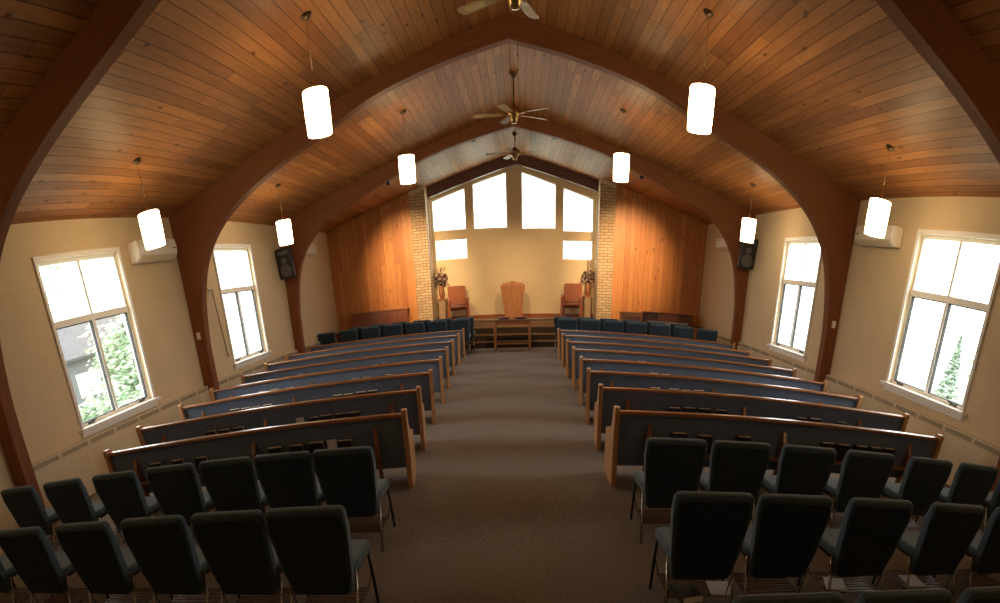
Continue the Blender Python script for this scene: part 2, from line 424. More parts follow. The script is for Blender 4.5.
# panelled end walls, brick piers with side lights, platform and steps
for side, sg, xi, xo in (('left', -1, BL, -3.02), ('right', 1, BR, 2.82)):
    m = MB(); a, b = sorted((xo, sg * W))
    m.prism([(a, 0), (b, 0), (b, ceil_z(b) + .1), (a, ceil_z(a) + .1)], 'y', YP, YP + .15, M['panel'])
    struct(m.obj('panel_wall_' + side))
    m = MB(); a, b = sorted((xi, xo)); c = (a + b) / 2
    m.prism([(a, 0), (b, 0), (b, ceil_z(b) + .1), (a, ceil_z(a) + .1)], 'y', YP - .05, YP + .22, M['brick'])
    struct(m.obj('brick_wall_' + side))
    # return wall with a tall narrow side light
    m = MB(); x0, x1 = (xi, xi + sg * .2)
    grid_wall(m, None, x0, x1, YP + .22, YG, 0, ceil_z(xi) + .05, [(YP + .30, YG - .10, 2.55, 4.40)], M['wall_yz'])
    struct(m.obj('return_wall_' + side))
    wn += 1
    root = struct(bpy.data.objects.new('window_%d' % (10 + (1 if sg < 0 else 2)), None)); COL.objects.link(root)
    m = MB(); ya, yb = YP + .30, YG - .10
    for q in (((x0 + sg * .06, ya, 2.55), (x0 + sg * .12, ya + .03, 4.40)), ((x0 + sg * .06, yb - .03, 2.55), (x0 + sg * .12, yb, 4.40)),
              ((x0 + sg * .06, ya + .03, 4.37), (x0 + sg * .12, yb - .03, 4.40)), ((x0 + sg * .06, ya + .03, 2.55), (x0 + sg * .12, yb - .03, 2.58))):
        m.bb(*q, M['white'])
    m.obj('window_frame', root)
    m = MB(); m.bb((x0 + sg * .085, ya + .03, 2.58), (x0 + sg * .091, yb - .03, 4.37), M['glass']); m.obj('pane', root)
    m = MB(); m.prism([(xo, ceil_z(xo) - .10), (xi, ceil_z(xi) - .10), (xi, ceil_z(xi)), (xo, ceil_z(xo))], 'y', YP - .085, YP - .05, M['paint'], 0)
    struct(m.obj('trim_%d' % (1 if sg < 0 else 2)))
m = MB()   # platform body and three carpeted steps in the middle
m.bb((BL - 0.05, 20.6, 0), (BR + .05, YG, PLAT), M['carpet'])
m.bb((-W, 20.0, 0), (BL - .05, YP - .05, PLAT), M['carpet']); m.bb((BR + .05, 20.0, 0), (W, YP - .05, PLAT), M['carpet'])
struct(m.obj('platform_floor'))
m = MB()
ST = [(19.95, .35), (20.18, .53), (20.4, .73)]
for i, (y, z) in enumerate(ST):
    m.bb((BL - .04, y, 0), (BR + .04, 20.6, z), M['riser'])
    m.bb((BL - .04, y - .02, z - .035), (BR + .04, y + .20, z + .006), M['nosing'], .006)
m.bb((BL - .04, 20.58, .72), (BR + .04, 20.60, PLAT - .03), M['nosing']); m.bb((BL - .04, 20.56, PLAT - .035), (BR + .04, 20.8, PLAT + .006), M['nosing'], .006)
struct(m.obj('step_floor'))
m = MB()
for a, b in ((-W, BL - .05), (BR + .05, W)):
    m.bb((a, 19.975, .0), (b, 20.0, PLAT), M['maroon']); m.bb((a, 19.96, PLAT - .03), (b, 20.06, PLAT + .008), M['maroon'], .004)
struct(m.obj('trim_3'))
m = MB(); m.bb((BL, YG - .025, PLAT), (BR, YG, PLAT + .11), M['cherry']); struct(m.obj('baseboard_front'))
m = MB(); m.bb((-.06, YG - .012, PLAT + .11), (-.045, YG, 4.9), M['paint']); struct(m.obj('trim_4'))

# ------------------------------------------------------------------ laminated arches
INNER = [(5.38, 0), (5.38, .8), (5.37, 1.6), (5.29, 2.25), (5.15, 2.75), (4.93, 3.12), (4.63, 3.41), (4.22, 3.66), (3.66, 3.90), (3.05, 4.11), (2.5, 4.31), (1.88, 4.53), (1.1, 4.73), (0, 4.97)]
OUTER = [(5.588, 0), (5.588, .8), (5.588, 1.6), (5.588, 2.25), (5.588, 2.85), (5.588, 3.35), (5.588, 3.73), (4.95, None), (4.25, None), (3.5, None), (2.8, None), (2.1, None), (1.2, None), (0, None)]
def catmull(pts, n=4):
    out = []
    for i in range(len(pts) - 1):
        p0, p1, p2, p3 = pts[max(i - 1, 0)], pts[i], pts[i + 1], pts[min(i + 2, len(pts) - 1)]
        for k in range(n):
            t = k / n
            out.append(tuple(.5 * ((2 * p1[j]) + (-p0[j] + p2[j]) * t + (2 * p0[j] - 5 * p1[j] + 4 * p2[j] - p3[j]) * t * t + (-p0[j] + 3 * p1[j] - 3 * p2[j] + p3[j]) * t ** 3) for j in range(2)))
    out.append(pts[-1]); return out
OUT2 = [(x, ceil_z(x) - .002 if z is None else z) for x, z in OUTER]
def arch(y0, y1, label):
    bm = bmesh.new(); uv = bm.loops.layers.uv.new('UVMap')
    inn = catmull(INNER); out = []
    for i in range(len(OUT2) - 1):
        for k in range(4): out.append(tuple(OUT2[i][j] + (OUT2[i + 1][j] - OUT2[i][j]) * k / 4 for j in range(2)))
    out.append(OUT2[-1])
    for sg in (-1, 1):
        L = 0; st = []
        for i, (a, b) in enumerate(zip(inn, out)):
            if i: L += math.dist(a, inn[i - 1])
            st.append((a, b, L, math.dist(a, b)))
        ring = [[bm.verts.new((sg * p[0], y, p[1])) for p, y in ((a, y0), (b, y0), (b, y1), (a, y1))] for a, b, _, _ in st]
        def face(vs, uvs):
            f = bm.faces.new(vs); f.smooth = False
            for l, q in zip(f.loops, uvs): l[uv].uv = q
        for i in range(len(st) - 1):
            l0, l1, d0, d1 = st[i][2], st[i + 1][2], st[i][3], st[i + 1][3]; A, B = ring[i], ring[i + 1]
            face((A[0], A[1], B[1], B[0]), ((l0, 0), (l0, d0), (l1, d1), (l1, 0)))
            face((A[2], A[3], B[3], B[2]), ((l0, d0), (l0, 0), (l1, 0), (l1, d1)))
            face((A[3], A[0], B[0], B[3]), ((l0, .01), (l0, .03), (l1, .03), (l1, .01)))
            face((A[1], A[2], B[2], B[1]), ((l0, .01), (l0, .03), (l1, .03), (l1, .01)))
        face(ring[0], ((0, 0), (0, .1), (0, .1), (0, 0)))
    bmesh.ops.remove_doubles(bm, verts=bm.verts, dist=1e-5)
    bmesh.ops.recalc_face_normals(bm, faces=bm.faces)
    me = bpy.data.meshes.new('laminated_arch'); bm.to_mesh(me); bm.free(); me.materials.append(M['arch'])
    o = bpy.data.objects.new('laminated_arch', me); COL.objects.link(o)
    return tag(o, label, 'arch')
arch(5.44, 5.63, 'brown laminated wooden arch nearest the camera, cut off by the upper photo corners')
arch(10.86, 11.05, 'brown laminated wooden arch in the middle with a small white plate on each leg')
arch(16.18, 16.37, 'brown laminated wooden arch farthest along the side walls, carrying the two black loudspeakers')
# straight rafters in front of the gable windows
m = MB()
for sg, xe in ((-1, BL), (1, BR)):
    m.prism([(0, 4.98), (xe, 4.98 - .272 * abs(xe)), (xe, ceil_z(xe)), (0, RIDGE)], 'y', 20.95, 21.15, M['rafter'])
struct(m.obj('gable_beam'))

# ------------------------------------------------------------------ convector heaters along the side walls
def heater(sg, y0, y1, label, z=.88):
    t = thing('wall_heater', label, 'heater', (sg * W, (y0 + y1) / 2, 0))
    h = (y1 - y0) / 2; X = lambda d: -sg * d
    m = MB(); m.bb((X(.002), -h, .14), (X(.10), h, z - .10), M['heater'], .004); m.bb((X(.002), -h, z - .10), (X(.085), h, z), M['heater'], .004)
    for k in range(int((y1 - y0) / 1.2)):
        yy = -h + 1.2 * (k + 1); m.bb((X(.10), yy - .006, .14), (X(.104), yy + .006, z - .10), M['paint'])
    m.obj('cabinet', t)
    m = MB(); n = int((y1 - y0) / .034); m.bb((X(.082), -h + .02, z - .09), (X(.0862), h - .02, z - .012), M['heater'])
    for k in range(n):
        yy = -h + .03 + k * (2 * h - .06) / n
        if (k % 20) < 18: m.bb((X(.0855), yy, z - .082), (X(.0885), yy + .017, z - .022), M['slot'])
    m.obj('grille', t)
heater(-1, 5.66, 10.83, 'cream slotted wall heater under the large left window')
heater(-1, 11.08, 16.1, 'cream slotted wall heater under the far left window')
heater(-1, 16.42, 19.9, 'cream slotted wall heater at the far left beyond the loudspeaker')
heater(1, 5.66, 10.83, 'cream slotted wall heater under the large right window')
heater(1, 11.08, 16.1, 'cream slotted wall heater under the far right window')
heater(1, 16.42, 19.9, 'cream slotted wall heater at the far right beyond the loudspeaker')

# ------------------------------------------------------------------ pews
PL = [((-4.34, 5.77), (-.982, 6.06)), ((-4.75, 7.12), (-1.06, 7.52)), ((-4.879, 8.56), (-1.123, 9.09)), ((-5.072, 10.06), (-1.179, 10.72)),
      ((-5.145, 11.58), (-1.265, 12.44)), ((-5.34, 13.36), (-1.322, 14.12)), ((-5.40, 14.90), (-1.358, 15.83)), ((-5.42, 16.72), (-1.382, 17.50))]
PR = [((.995, 5.962), (4.758, 6.009)), ((1.003, 7.384), (5.057, 7.25)), ((1.002, 8.838), (4.934, 8.38)), ((1.024, 10.284), (4.966, 9.65)),
      ((1.022, 11.886), (4.925, 10.90)), ((1.008, 13.423), (5.002, 12.35)), ((1.012, 15.115), (5.015, 13.65)), ((1.008, 16.75), (5.163, 15.30))]
# book and bracket stations along each pew, measured from its left end in the photo
BKL = [[.61, .89, 1.17, 2.01, 2.22, 2.45, 2.73], [1.04, 1.22, 1.41, 2.38, 2.55, 2.72, 2.89], [.87, 1.04, 1.2, 1.38, 2.42, 2.58, 2.76, 2.93], [.9, 1.13, 1.39, 2.51, 2.7, 3.06], [.87, 1.43, 2.56, 2.76], [2.2, 2.9], [1.6], [2.4]]
BKR = [[.66, .91, 1.33, 2.27, 2.48, 2.70, 2.88, 3.07], [.91, 1.08, 1.27, 1.48, 2.53, 2.71, 3.09], [.95, 1.2, 1.37, 1.54, 2.55, 2.74, 2.92, 3.1], [1.18, 1.37, 1.54, 2.59, 2.8, 3.1], [1.27, 1.59, 2.69, 2.9], [1.2, 2.3], [2.6], [1.5]]
LEAN = .14   # the back leans to the rear: y offset per metre of height
def back_y(z): return .10 - LEAN * (z - .25)
def make_pew(p, q, label, group, k):
    p, q = Vector((*p, 0)), Vector((*q, 0)); d = q - p; L = d.length
    z0 = floor_z((p.y + q.y) / 2 + .25); s = (.90 - z0) / .90; p.z = z0
    hr = .455 + .013 * k - z0          # height of the book rack above this pew's floor
    t = thing('church_pew', label, 'pew', p, math.atan2(d.y, d.x), group)
    T = .05
    Z = lambda poly: [(y, z * s) for y, z in poly]
    m = MB()   # upholstered back, rear face towards the rear of the hall
    m.prism(Z([(back_y(.22), .22), (back_y(.815), .815), (back_y(.815) + .05, .815), (back_y(.22) + .05, .22)]), 'x', T, L - T, M['pew_fab'], .008)
    m.obj('backrest', t)
    m = MB(); c = back_y(.86) + .02
    m.prism(Z([(c - .05, .810), (c + .045, .810), (c + .045, .838), (c + .032, .852), (c - .036, .852), (c - .05, .840)]), 'x', T, L - T, M['pew_rail'], .006)
    m.obj('top_rail', t)
    m = MB(); m.bb((T, .14, .40 * s), (L - T, .56, .43 * s), M['pew_rail']); m.bb((T, .54, .33 * s), (L - T, .57, .43 * s), M['pew_rail'], .004)
    m.box((L / 2, .35, .455 * s), (L - 2 * T - .01, .42, .055), M['pew_seat'], .02); m.obj('seat', t)
    for x0 in (0, L - T):
        m = MB()
        m.prism(Z([(.02, 0), (.56, 0), (.575, .40), (.53, .56), (.34, .60), (.20, .63), (.125, .70), (.085, .875), (.055, .897), (-.035, .897), (-.045, .87), (.015, .45)]), 'x', x0, x0 + T, M['pew_end'], .007)
        m.obj('end_panel', t)
    by = lambda z: back_y(z / s)
    for x in (.35, 1.77, 3.35 if L > 3.6 else 3.05):
        m = MB(); zt = .725 - z0
        m.prism([(by(.02) - .01, 0), (by(.02) + .05, 0), (by(.25), .25), (by(zt) + .001, zt), (by(zt) - .012, zt + .005), (by(zt) - .06, zt - .11), (by(hr) - .095, hr), (by(.22) - .04, .22)], 'x', x - .02, x + .02, M['pew_rail'], .004)
        m.obj('bracket', t)
    m = MB()
    for a, b in ((.35, 1.77), (1.77, (3.35 if L > 3.6 else 3.05))):
        m.bb((a, by(hr) - .125, hr - .015), (b, by(hr) + .01, hr), M['pew_rail'], .003); m.bb((a, by(hr) - .125, hr), (b, by(hr) - .117, hr + .022), M['pew_rail'], .003)
    m.obj('book_rack', t)
    yb = by(hr) - .033
    return t, p, d.normalized(), L, hr, yb
def make_book():
    m = MB(); w, h, th = .150, .205, .05
    m.bb((-w / 2, -th / 2, 0), (w / 2, -th / 2 + .004, h), M['cover'], .0015); m.bb((-w / 2, th / 2 - .004, 0), (w / 2, th / 2, h), M['cover'], .0015)
    m.bb((-w / 2, -th / 2 + .003, 0), (-w / 2 + .005, th / 2 - .003, h), M['cover'])
    o = m.obj('hymnal'); tag(o, '', 'book')
    m = MB(); m.bb((-w / 2 + .005, -th / 2 + .004, .004), (w / 2 - .006, th / 2 - .004, h - .0015), M['pages']); m.obj('pages', o)
    return o
book0 = make_book(); book_used = [False]
def place_book(loc, rot, label, group, scale=None):
    if not book_used[0]:
        book_used[0] = True; o = book0; o.location = loc; o.rotation_euler = rot; o['label'] = label; o['group'] = group
        if scale: o.scale = (scale,) * 3
        return o
    return dup(book0, loc, label=label, group=group, rot=rot, scale=scale)
pew_info = {}
for side, PP, BK in (('left', PL, BKL), ('right', PR, BKR)):
    for k, (p, q) in enumerate(PP):
        pos = 'nearest the camera' if k == 0 else ('farthest from the camera' if k == 7 else ORD[k] + ' from the camera')
        t, o, e, L, hr, yb = make_pew(p, q, 'long oak pew with blue-grey upholstered back, %s of the aisle, %s' % (side, pos), 'pews %s of the aisle' % side, k)
        pew_info[side, k] = (o, e, hr, yb)
        ang = math.atan2(e.y, e.x); nrm = Vector((-e.y, e.x, 0))
        for i, s in enumerate(BK[k]):
            s += random.uniform(-.01, .01)
            if min(abs(s - b) for b in (.35, 1.77, 3.35 if L > 3.6 else 3.05)) < .10: s += .04
            P = o + e * s + nrm * (yb - random.uniform(.006, .014)) + Vector((0, 0, hr + .0045))
            n = len(BK[k])
            place_book(P, (R(9.5) + random.uniform(-.01, .03), 0, ang + random.uniform(-.05, .05)),
                       ('%sdark hymnal%s in the %s pew rack %s of the aisle') % ('' if n == 1 else ORD[i] + ' ', '' if n == 1 else ' from the left', ('rearmost' if k == 0 else 'foremost' if k == 7 else ORD[k]), side),
                       'hymnals in the pew racks', random.uniform(.94, 1.03))
def paper(side, k, x, label):
    o0, e, hr, yb = pew_info[side, k]; n = Vector((-e.y, e.x, 0))
    m = MB(); m.box((0, 0, .105), (.10, .004, .21), M['paper'], rot=Matrix.Rotation(.06, 4, 'X')); o = m.obj('paper_leaflet')
    o.location = o0 + e * x + n * (yb - .035) + Vector((0, 0, hr + .002)); o.rotation_euler = (0, 0, math.atan2(e.y, e.x)); tag(o, label, 'leaflet')
paper('left', 0, 2.60, 'pale leaflet between hymnals on the nearest pew left of the aisle')
paper('left', 1, 2.22, 'pale leaflet beside hymnals on the second pew left of the aisle')
paper('right', 4, 3.15, 'white leaflet in the rack on the fifth pew right of the aisle')
paper('left', 4, 1.15, 'white leaflet in the rack on the fifth pew left of the aisle')

# ------------------------------------------------------------------ stacking chairs
def make_chair():
    t = thing('stacking_chair', '', 'chair')
    m = MB(); m.prism([(-.215, -.20), (.215, -.20), (.235, -.10), (.24, .20), (.215, .245), (-.215, .245), (-.24, .20), (-.235, -.10)], 'z', .415, .485, M['chair_fab'], .028, seg=3)
    m.obj('seat', t)
    # back: local frame tilted to the rear
    T = Matrix.Translation((0, -.150, .285)) @ Matrix.Rotation(R(12.5), 4, 'X')
    out = [(-.190, 0), (.190, 0), (.208, .05), (.218, .18), (.230, .34), (.244, .48), (.247, .585), (.226, .612), (-.226, .612), (-.247, .585), (-.244, .48), (-.230, .34), (-.218, .18), (-.208, .05)]
    m = MB(); m.prism(out, 'y', -.035, .035, M['chair_fab'], .022, M4=T, seg=3); back = m.obj('backrest', t)
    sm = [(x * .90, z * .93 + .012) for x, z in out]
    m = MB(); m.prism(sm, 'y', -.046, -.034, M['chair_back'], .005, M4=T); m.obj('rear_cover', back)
    for sx in (-1, 1):
        m = MB(); m.lathe([(.0, 0), (.011, .001), (.012, .006), (.008, .010), (0, .011)], M['frame'], 12, M4=T @ Matrix.Translation((sx * .205, -.044, .548)) @ Matrix.Rotation(R(90), 4, 'X'))
        m.obj('cap_screw', back)
    for sx in (-1, 1):
        m = MB(); m.tube([(sx * .215, .20, .42), (sx * .222, .235, .20), (sx * .228, .26, 0)], .011, M['frame']); m.obj('front_leg', t)
        m = MB(); m.tube([(sx * .212, -.13, .42), (sx * .218, -.185, .20), (sx * .226, -.25, 0)], .011, M['chrome']); m.obj('rear_leg', t)
        m = MB(); m.tube([(sx * .213, .20, .405), (sx * .213, -.10, .405), (sx * .205, -.155, .43), (sx * .200, -.215, .60)], .011, M['frame']); m.obj('side_rail', t)
    m = MB()
    for k in range(9): m.bb((-.20, -.15 + k * .042, .135), (.20, -.125 + k * .042, .143), M['rack'], .002)
    for sx in (-1, 1):
        m.tube([(sx * .19, -.16, .139), (sx * .19, .22, .139)], .005, M['frame'])
        m.tube([(sx * .19, -.15, .139), (sx * .213, -.155, .30)], .004, M['frame']); m.tube([(sx * .19, .20, .139), (sx * .222, .222, .28)], .004, M['frame'])
    m.obj('book_rack', t)
    return t
chair0 = make_chair(); chair_used = [False]
def place_chair(xt, yt, rz, label, group, s=1.0):
    """xt, yt: where the top edge of the back stands; the base lies ahead of it"""
    off = Matrix.Rotation(rz, 3, 'Z') @ Vector((0, .285 * s, 0)); loc = Vector((xt, yt, 0)) + off; loc.z = floor_z(loc.y - .2)
    if not chair_used[0]:
        chair_used[0] = True; o = chair0; o.location = loc; o.rotation_euler = (0, 0, rz); o['label'] = label; o['group'] = group; o.scale = (s,) * 3; return o
    return dup(chair0, loc, rz, label, group, s if s != 1 else None)
def row(xs, ys, desc, group, rz=0.0, s=1.0, jit=.02):
    for i, x in enumerate(xs):
        y = ys(x) if callable(ys) else ys
        place_chair(x, y, rz + random.uniform(-jit, jit), 'dark blue padded chair, %s from the aisle in the %s' % (ORD[i], desc), group, s)
row([-1.25, -1.755, -2.27, -2.82, -3.44, -4.09, -4.74], 4.63, 'left row directly behind the pews', 'loose chairs at the rear')
row([-1.10, -1.605, -2.15, -2.75, -3.39, -4.04], 3.22, 'second left row behind the pews', 'loose chairs at the rear')
row([1.32, 1.86, 2.46, 3.06, 3.73, 4.33, 4.92], 4.72, 'right row directly behind the pews', 'loose chairs at the rear')
row([1.24, 1.77, 2.39, 3.05, 3.66, 4.26], 3.37, 'second right row behind the pews', 'loose chairs at the rear')
row([1.18, 1.75, 2.33, 2.92], 2.04, 'right row closest to the camera', 'loose chairs at the rear')
S = 1.04
row([-1.56 - .625 * i for i in range(7)], lambda x: 18.35 + (.13 * (x + 3.6) if x < -3.6 else 0), 'nearer left row at the platform', 'loose chairs at the front', 0, S, .03)
row([-1.50 - .625 * i for i in range(6)], lambda x: 19.22 + (.15 * (x + 3.6) if x < -3.6 else 0), 'farther left row at the platform', 'loose chairs at the front', 0, S, .03)
row([1.30 + .57 * i for i in range(7)], lambda x: 17.45 - .34 * (x - 1.2), 'nearer right row at the platform', 'loose chairs at the front', -.28, S, .03)
row([1.24 + .60 * i for i in range(6)], lambda x: 18.38 - .34 * (x - 1.2), 'farther right row at the platform', 'loose chairs at the front', -.28, S, .03)
# books and leaflets lying in the racks under the nearer chairs
for x, y, w, what in ((1.15, 3.62, 0, 'first'), (1.42, 3.60, 1, 'first'), (2.30, 3.62, 1, 'third'), (3.0, 3.64, 1, 'fourth')):
    if w:
        m = MB(); m.box((0, 0, .006), (.15, .21, .012), M['paper'], .002, rot=Matrix.Rotation(random.uniform(-.3, .3), 4, 'Z')); o = m.obj('paper_leaflet', loc=(x, y, .1435))
        tag(o, 'pale booklet in the rack under the %s chair of the second right row' % what, 'leaflet')
    else:
        place_book((x, y, .162), (R(90), 0, .2), 'dark hymnal lying in the rack under the %s chair of the second right row' % what, 'hymnals under chairs')

# ------------------------------------------------------------------ pendant lamps
def make_pendant(drop):
    """origin at the ceiling; drop = distance down to the bottom of the shade"""
    t = thing('pendant_lamp', '', 'lamp')
    m = MB(); m.lathe([(.0, .03), (.065, .03), (.065, -.005), (.045, -.03), (.012, -.045), (0, -.046)], M['bronze'], 20); m.obj('canopy', t)
    zt = -drop + .415
    m = MB(); m.tube([(0, 0, -.04), (0, 0, zt + .12)], .0035, M['cord'], 6); m.obj('cord', t)
    m = MB(); m.lathe([(.0, zt + .17), (.008, zt + .17), (.010, zt + .10), (.022, zt + .02), (.05, zt + .005), (.05, zt - .005), (0, zt - .005)], M['brass'], 16); m.obj('stem', t)
    m = MB(); r = .142
    m.lathe([(0, zt), (r * .94, zt), (r, zt - .015), (r * 1.0, zt - .22), (r * .96, -drop + .01), (r * .93, -drop), (0, -drop + .004)], M['shade'], 32); m.obj('lamp_shade', t)
    return t
inner_p = make_pendant(1.07); outer_p = make_pendant(1.02)
first = {id(inner_p): True, id(outer_p): True}
def pendant(proto, x, y, label):
    z = ceil_z(x)
    if first[id(proto)]:
        first[id(proto)] = False; proto.location = (x, y, z); proto['label'] = label; proto['group'] = 'pendant lamps'; return
    dup(proto, (x, y, z), 0, label, 'pendant lamps')
for x, y, lab in ((-2.05, 8.12, 'large white cylinder pendant lamp before the middle arch, left of the ridge'), (2.16, 8.37, 'large white cylinder pendant lamp before the middle arch, right of the ridge'),
                  (-1.87, 13.06, 'white cylinder pendant lamp between middle and far arch, left of the ridge'), (1.96, 13.30, 'white cylinder pendant lamp between middle and far arch, right of the ridge'),
                  ):
    pendant(inner_p, x, y, lab)
for x, y, lab in ((-4.45, 8.18, 'white cylinder pendant lamp beside the air conditioner on the left wall'), (4.61, 8.34, 'white cylinder pendant lamp beside the air conditioner on the right wall'),
                  (-4.36, 13.15, 'white cylinder pendant lamp above the left loudspeaker'), (4.66, 13.80, 'white cylinder pendant lamp above the right loudspeaker'),
                  (-4.5, 2.8, 'pendant lamp by the left wall at the rear chairs'), (4.5, 2.8, 'pendant lamp by the right wall at the rear chairs')):
    pendant(outer_p, x, y, lab)

# ------------------------------------------------------------------ ceiling fans
def fan(y, zf, rot, label, pale, chain, x=.03):
    zr = RIDGE
    t = thing('ceiling_fan', label, 'fan', (x, y, zr), 0, 'ceiling fans along the ridge')
    h = zf - zr
    m = MB(); m.lathe([(0, .02), (.07, .02), (.07, -.02), (.05, -.06), (.018, -.085), (0, -.086)], M['bronze'], 20); m.obj('canopy', t)
    m = MB(); m.tube([(0, 0, -.08), (0, 0, h + .10)], .012, M['bronze'], 10); m.obj('downrod', t)
    m = MB(); m.lathe([(0, h + .13), (.03, h + .13), (.05, h + .10), (.10, h + .08), (.115, h + .03), (.11, h - .02), (.07, h - .05), (.065, h - .10), (.04, h - .13), (0, h - .135)], M['brass'], 24); m.obj('motor_housing', t)
    for k in range(5):
        Rz = Matrix.Rotation(rot + k * 2 * PI / 5, 4, 'Z') @ Matrix.Translation((0, 0, h)) @ Matrix.Rotation(R(11), 4, 'X')
        mt = M['blade'] if pale[k] else M['blade_dark']
        m = MB(); m.prism([(.20, -.05), (.24, -.058), (.66, -.07), (.71, -.055), (.725, 0), (.71, .055), (.66, .07), (.24, .058), (.20, .05)], 'z', -.004, .004, mt, M4=Rz)
        b = m.obj('blade', t)
        m = MB(); m.prism([(.09, -.018), (.15, -.012), (.24, -.035), (.26, 0), (.24, .035), (.15, .012), (.09, .018)], 'z', -.012, -.005, M['brass'], M4=Rz); m.obj('blade_iron', b)
        if pale[k] == 2:
            m = MB(); m.prism([(.38, -.04), (.62, -.045), (.62, .045), (.38, .04)], 'z', -.0055, -.0042, M['cane'], M4=Rz); m.obj('cane_insert', b)
    m = MB(); m.tube([(.02, 0, h - .13), (.02, 0, h - .13 - chain)], .003, M['brass'], 6)
    for z in (.35, .6, .8): m.lathe([(0, -.01), (.008, -.006), (.008, .006), (0, .01)], M['bronze'], 8, c=(.02, 0, h - .13 - chain * z))
    m.lathe([(0, -.012), (.012, -.008), (.013, .0), (0, .014)], M['plastic'], 10, c=(.02, 0, h - .14 - chain)); m.obj('pull_chain', t)
fan(8.15, 4.58, R(1), 'brass ceiling fan with pale cane blades before the middle arch', (2, 2, 2, 2, 2), .62, .11)
fan(13.5, 4.64, R(36), 'ceiling fan hanging between the middle and far arch', (1, 0, 1, 1, 1), .28, .04)
fan(18.4, 4.82, R(40), 'ceiling fan close to the gable windows', (2, 1, 0, 0, 1), .12, .01)

# ------------------------------------------------------------------ wall units, speakers, switches, pole
def ac(sg, y0, y1, z0, z1, label):
    t = thing('air_conditioner', label, 'air conditioner', (sg * W, (y0 + y1) / 2, z0))
    h = (y1 - y0) / 2; H = z1 - z0; X = lambda d: -sg * d
    m = MB(); m.prism([(X(0), 0), (X(.13), 0), (X(.20), H * .25), (X(.215), H * .6), (X(.19), H), (X(0), H)], 'y', -h, h, M['plastic'], .02, seg=3); m.obj('casing', t)
    m = MB(); m.prism([(X(.128), .012), (X(.135), -.004), (X(.204), H * .22), (X(.196), H * .24)], 'y', -h + .08, h - .08, M['paint']); m.obj('louver', t)
    m = MB(); m.bb((X(.2), h - .16, H * .5), (X(.217), h - .06, H * .56), M['slot']); m.obj('display', t)
ac(-1, 9.30, 10.55, 3.05, 3.36, 'white wall air conditioner beside the large left window')
ac(1, 9.25, 10.45, 3.03, 3.31, 'white wall air conditioner beside the large right window')
ac(-1, 17.3, 18.6, 3.05, 3.36, 'white wall unit on the left wall beyond the far arch, mostly hidden')
ac(1, 17.5, 18.7, 3.0, 3.28, 'white wall unit on the right wall beyond the far arch, mostly hidden')
def speaker(sg, label):
    t = thing('loudspeaker', label, 'loudspeaker', (sg * 5.375, 15.98, 2.60), 0)
    Rm = Matrix.Rotation(sg * R(2), 4, 'Y') @ Matrix.Rotation(R(8), 4, 'X')
    m = MB(); m.prism([(-.19, -.15), (.19, -.15), (.14, .13), (-.14, .13)], 'z', -.03, .62, M['black'], .015, M4=Rm); m.obj('cabinet', t)
    for z, r in ((.14, .13), (.36, .07)):
        m = MB(); m.lathe([(r, 0), (r * 1.06, .004), (r * 1.06, .012), (r * .9, .014), (r * .3, -.01), (r * .25, .006), (0, .012)], M['cone'], 24, M4=Rm @ Matrix.Translation((0, -.151, z)) @ Matrix.Rotation(R(90), 4, 'X')); m.obj('driver', t)
    m = MB(); m.prism([(-.13, .49), (.13, .49), (.13, .57), (-.13, .57)], 'y', -.158, -.148, M['cone'], .003, M4=Rm); m.obj('horn', t)
    m = MB(); m.bb((-.03, .08, .25), (.03, .225, .33), M['frame'], .004); m.obj('bracket', t)
speaker(-1, 'black loudspeaker on the left leg of the far arch')
speaker(1, 'black loudspeaker on the right leg of the far arch')
for x, z, lab in ((-5.49, 1.76, 'small white switch plate on the left leg of the middle arch'), (5.49, 1.74, 'small white switch plate on the right leg of the middle arch')):
    m = MB(); m.box((0, -.004, 0), (.075, .008, .12), M['plastic'], .003); o = m.obj('switch_plate', loc=(x, 10.859, z)); tag(o, lab, 'switch')
    m = MB(); m.box((0, -.012, 0), (.012, .012, .028), M['white'], .002); m.obj('toggle', o)
t = thing('window_pole', 'thin wooden pole hanging from a wall bracket beside the far left window', 'pole', (-W, 11.85, 2.5))
m = MB(); m.bb((.0, -.05, -.03), (.03, .09, .03), M['plastic'], .004); m.tube([(.03, 0, 0), (.07, 0, 0)], .012, M['chrome']); m.obj('wall_bracket', t)
m = MB(); m.tube([(.06, 0, .01), (.05, .10, -.62), (.04, .20, -1.20)], .011, M['nosing']); m.tube([(.04, .20, -1.20), (.04, .215, -1.27)], [.016, .012], M['bronze']); m.obj('pole_shaft', t)

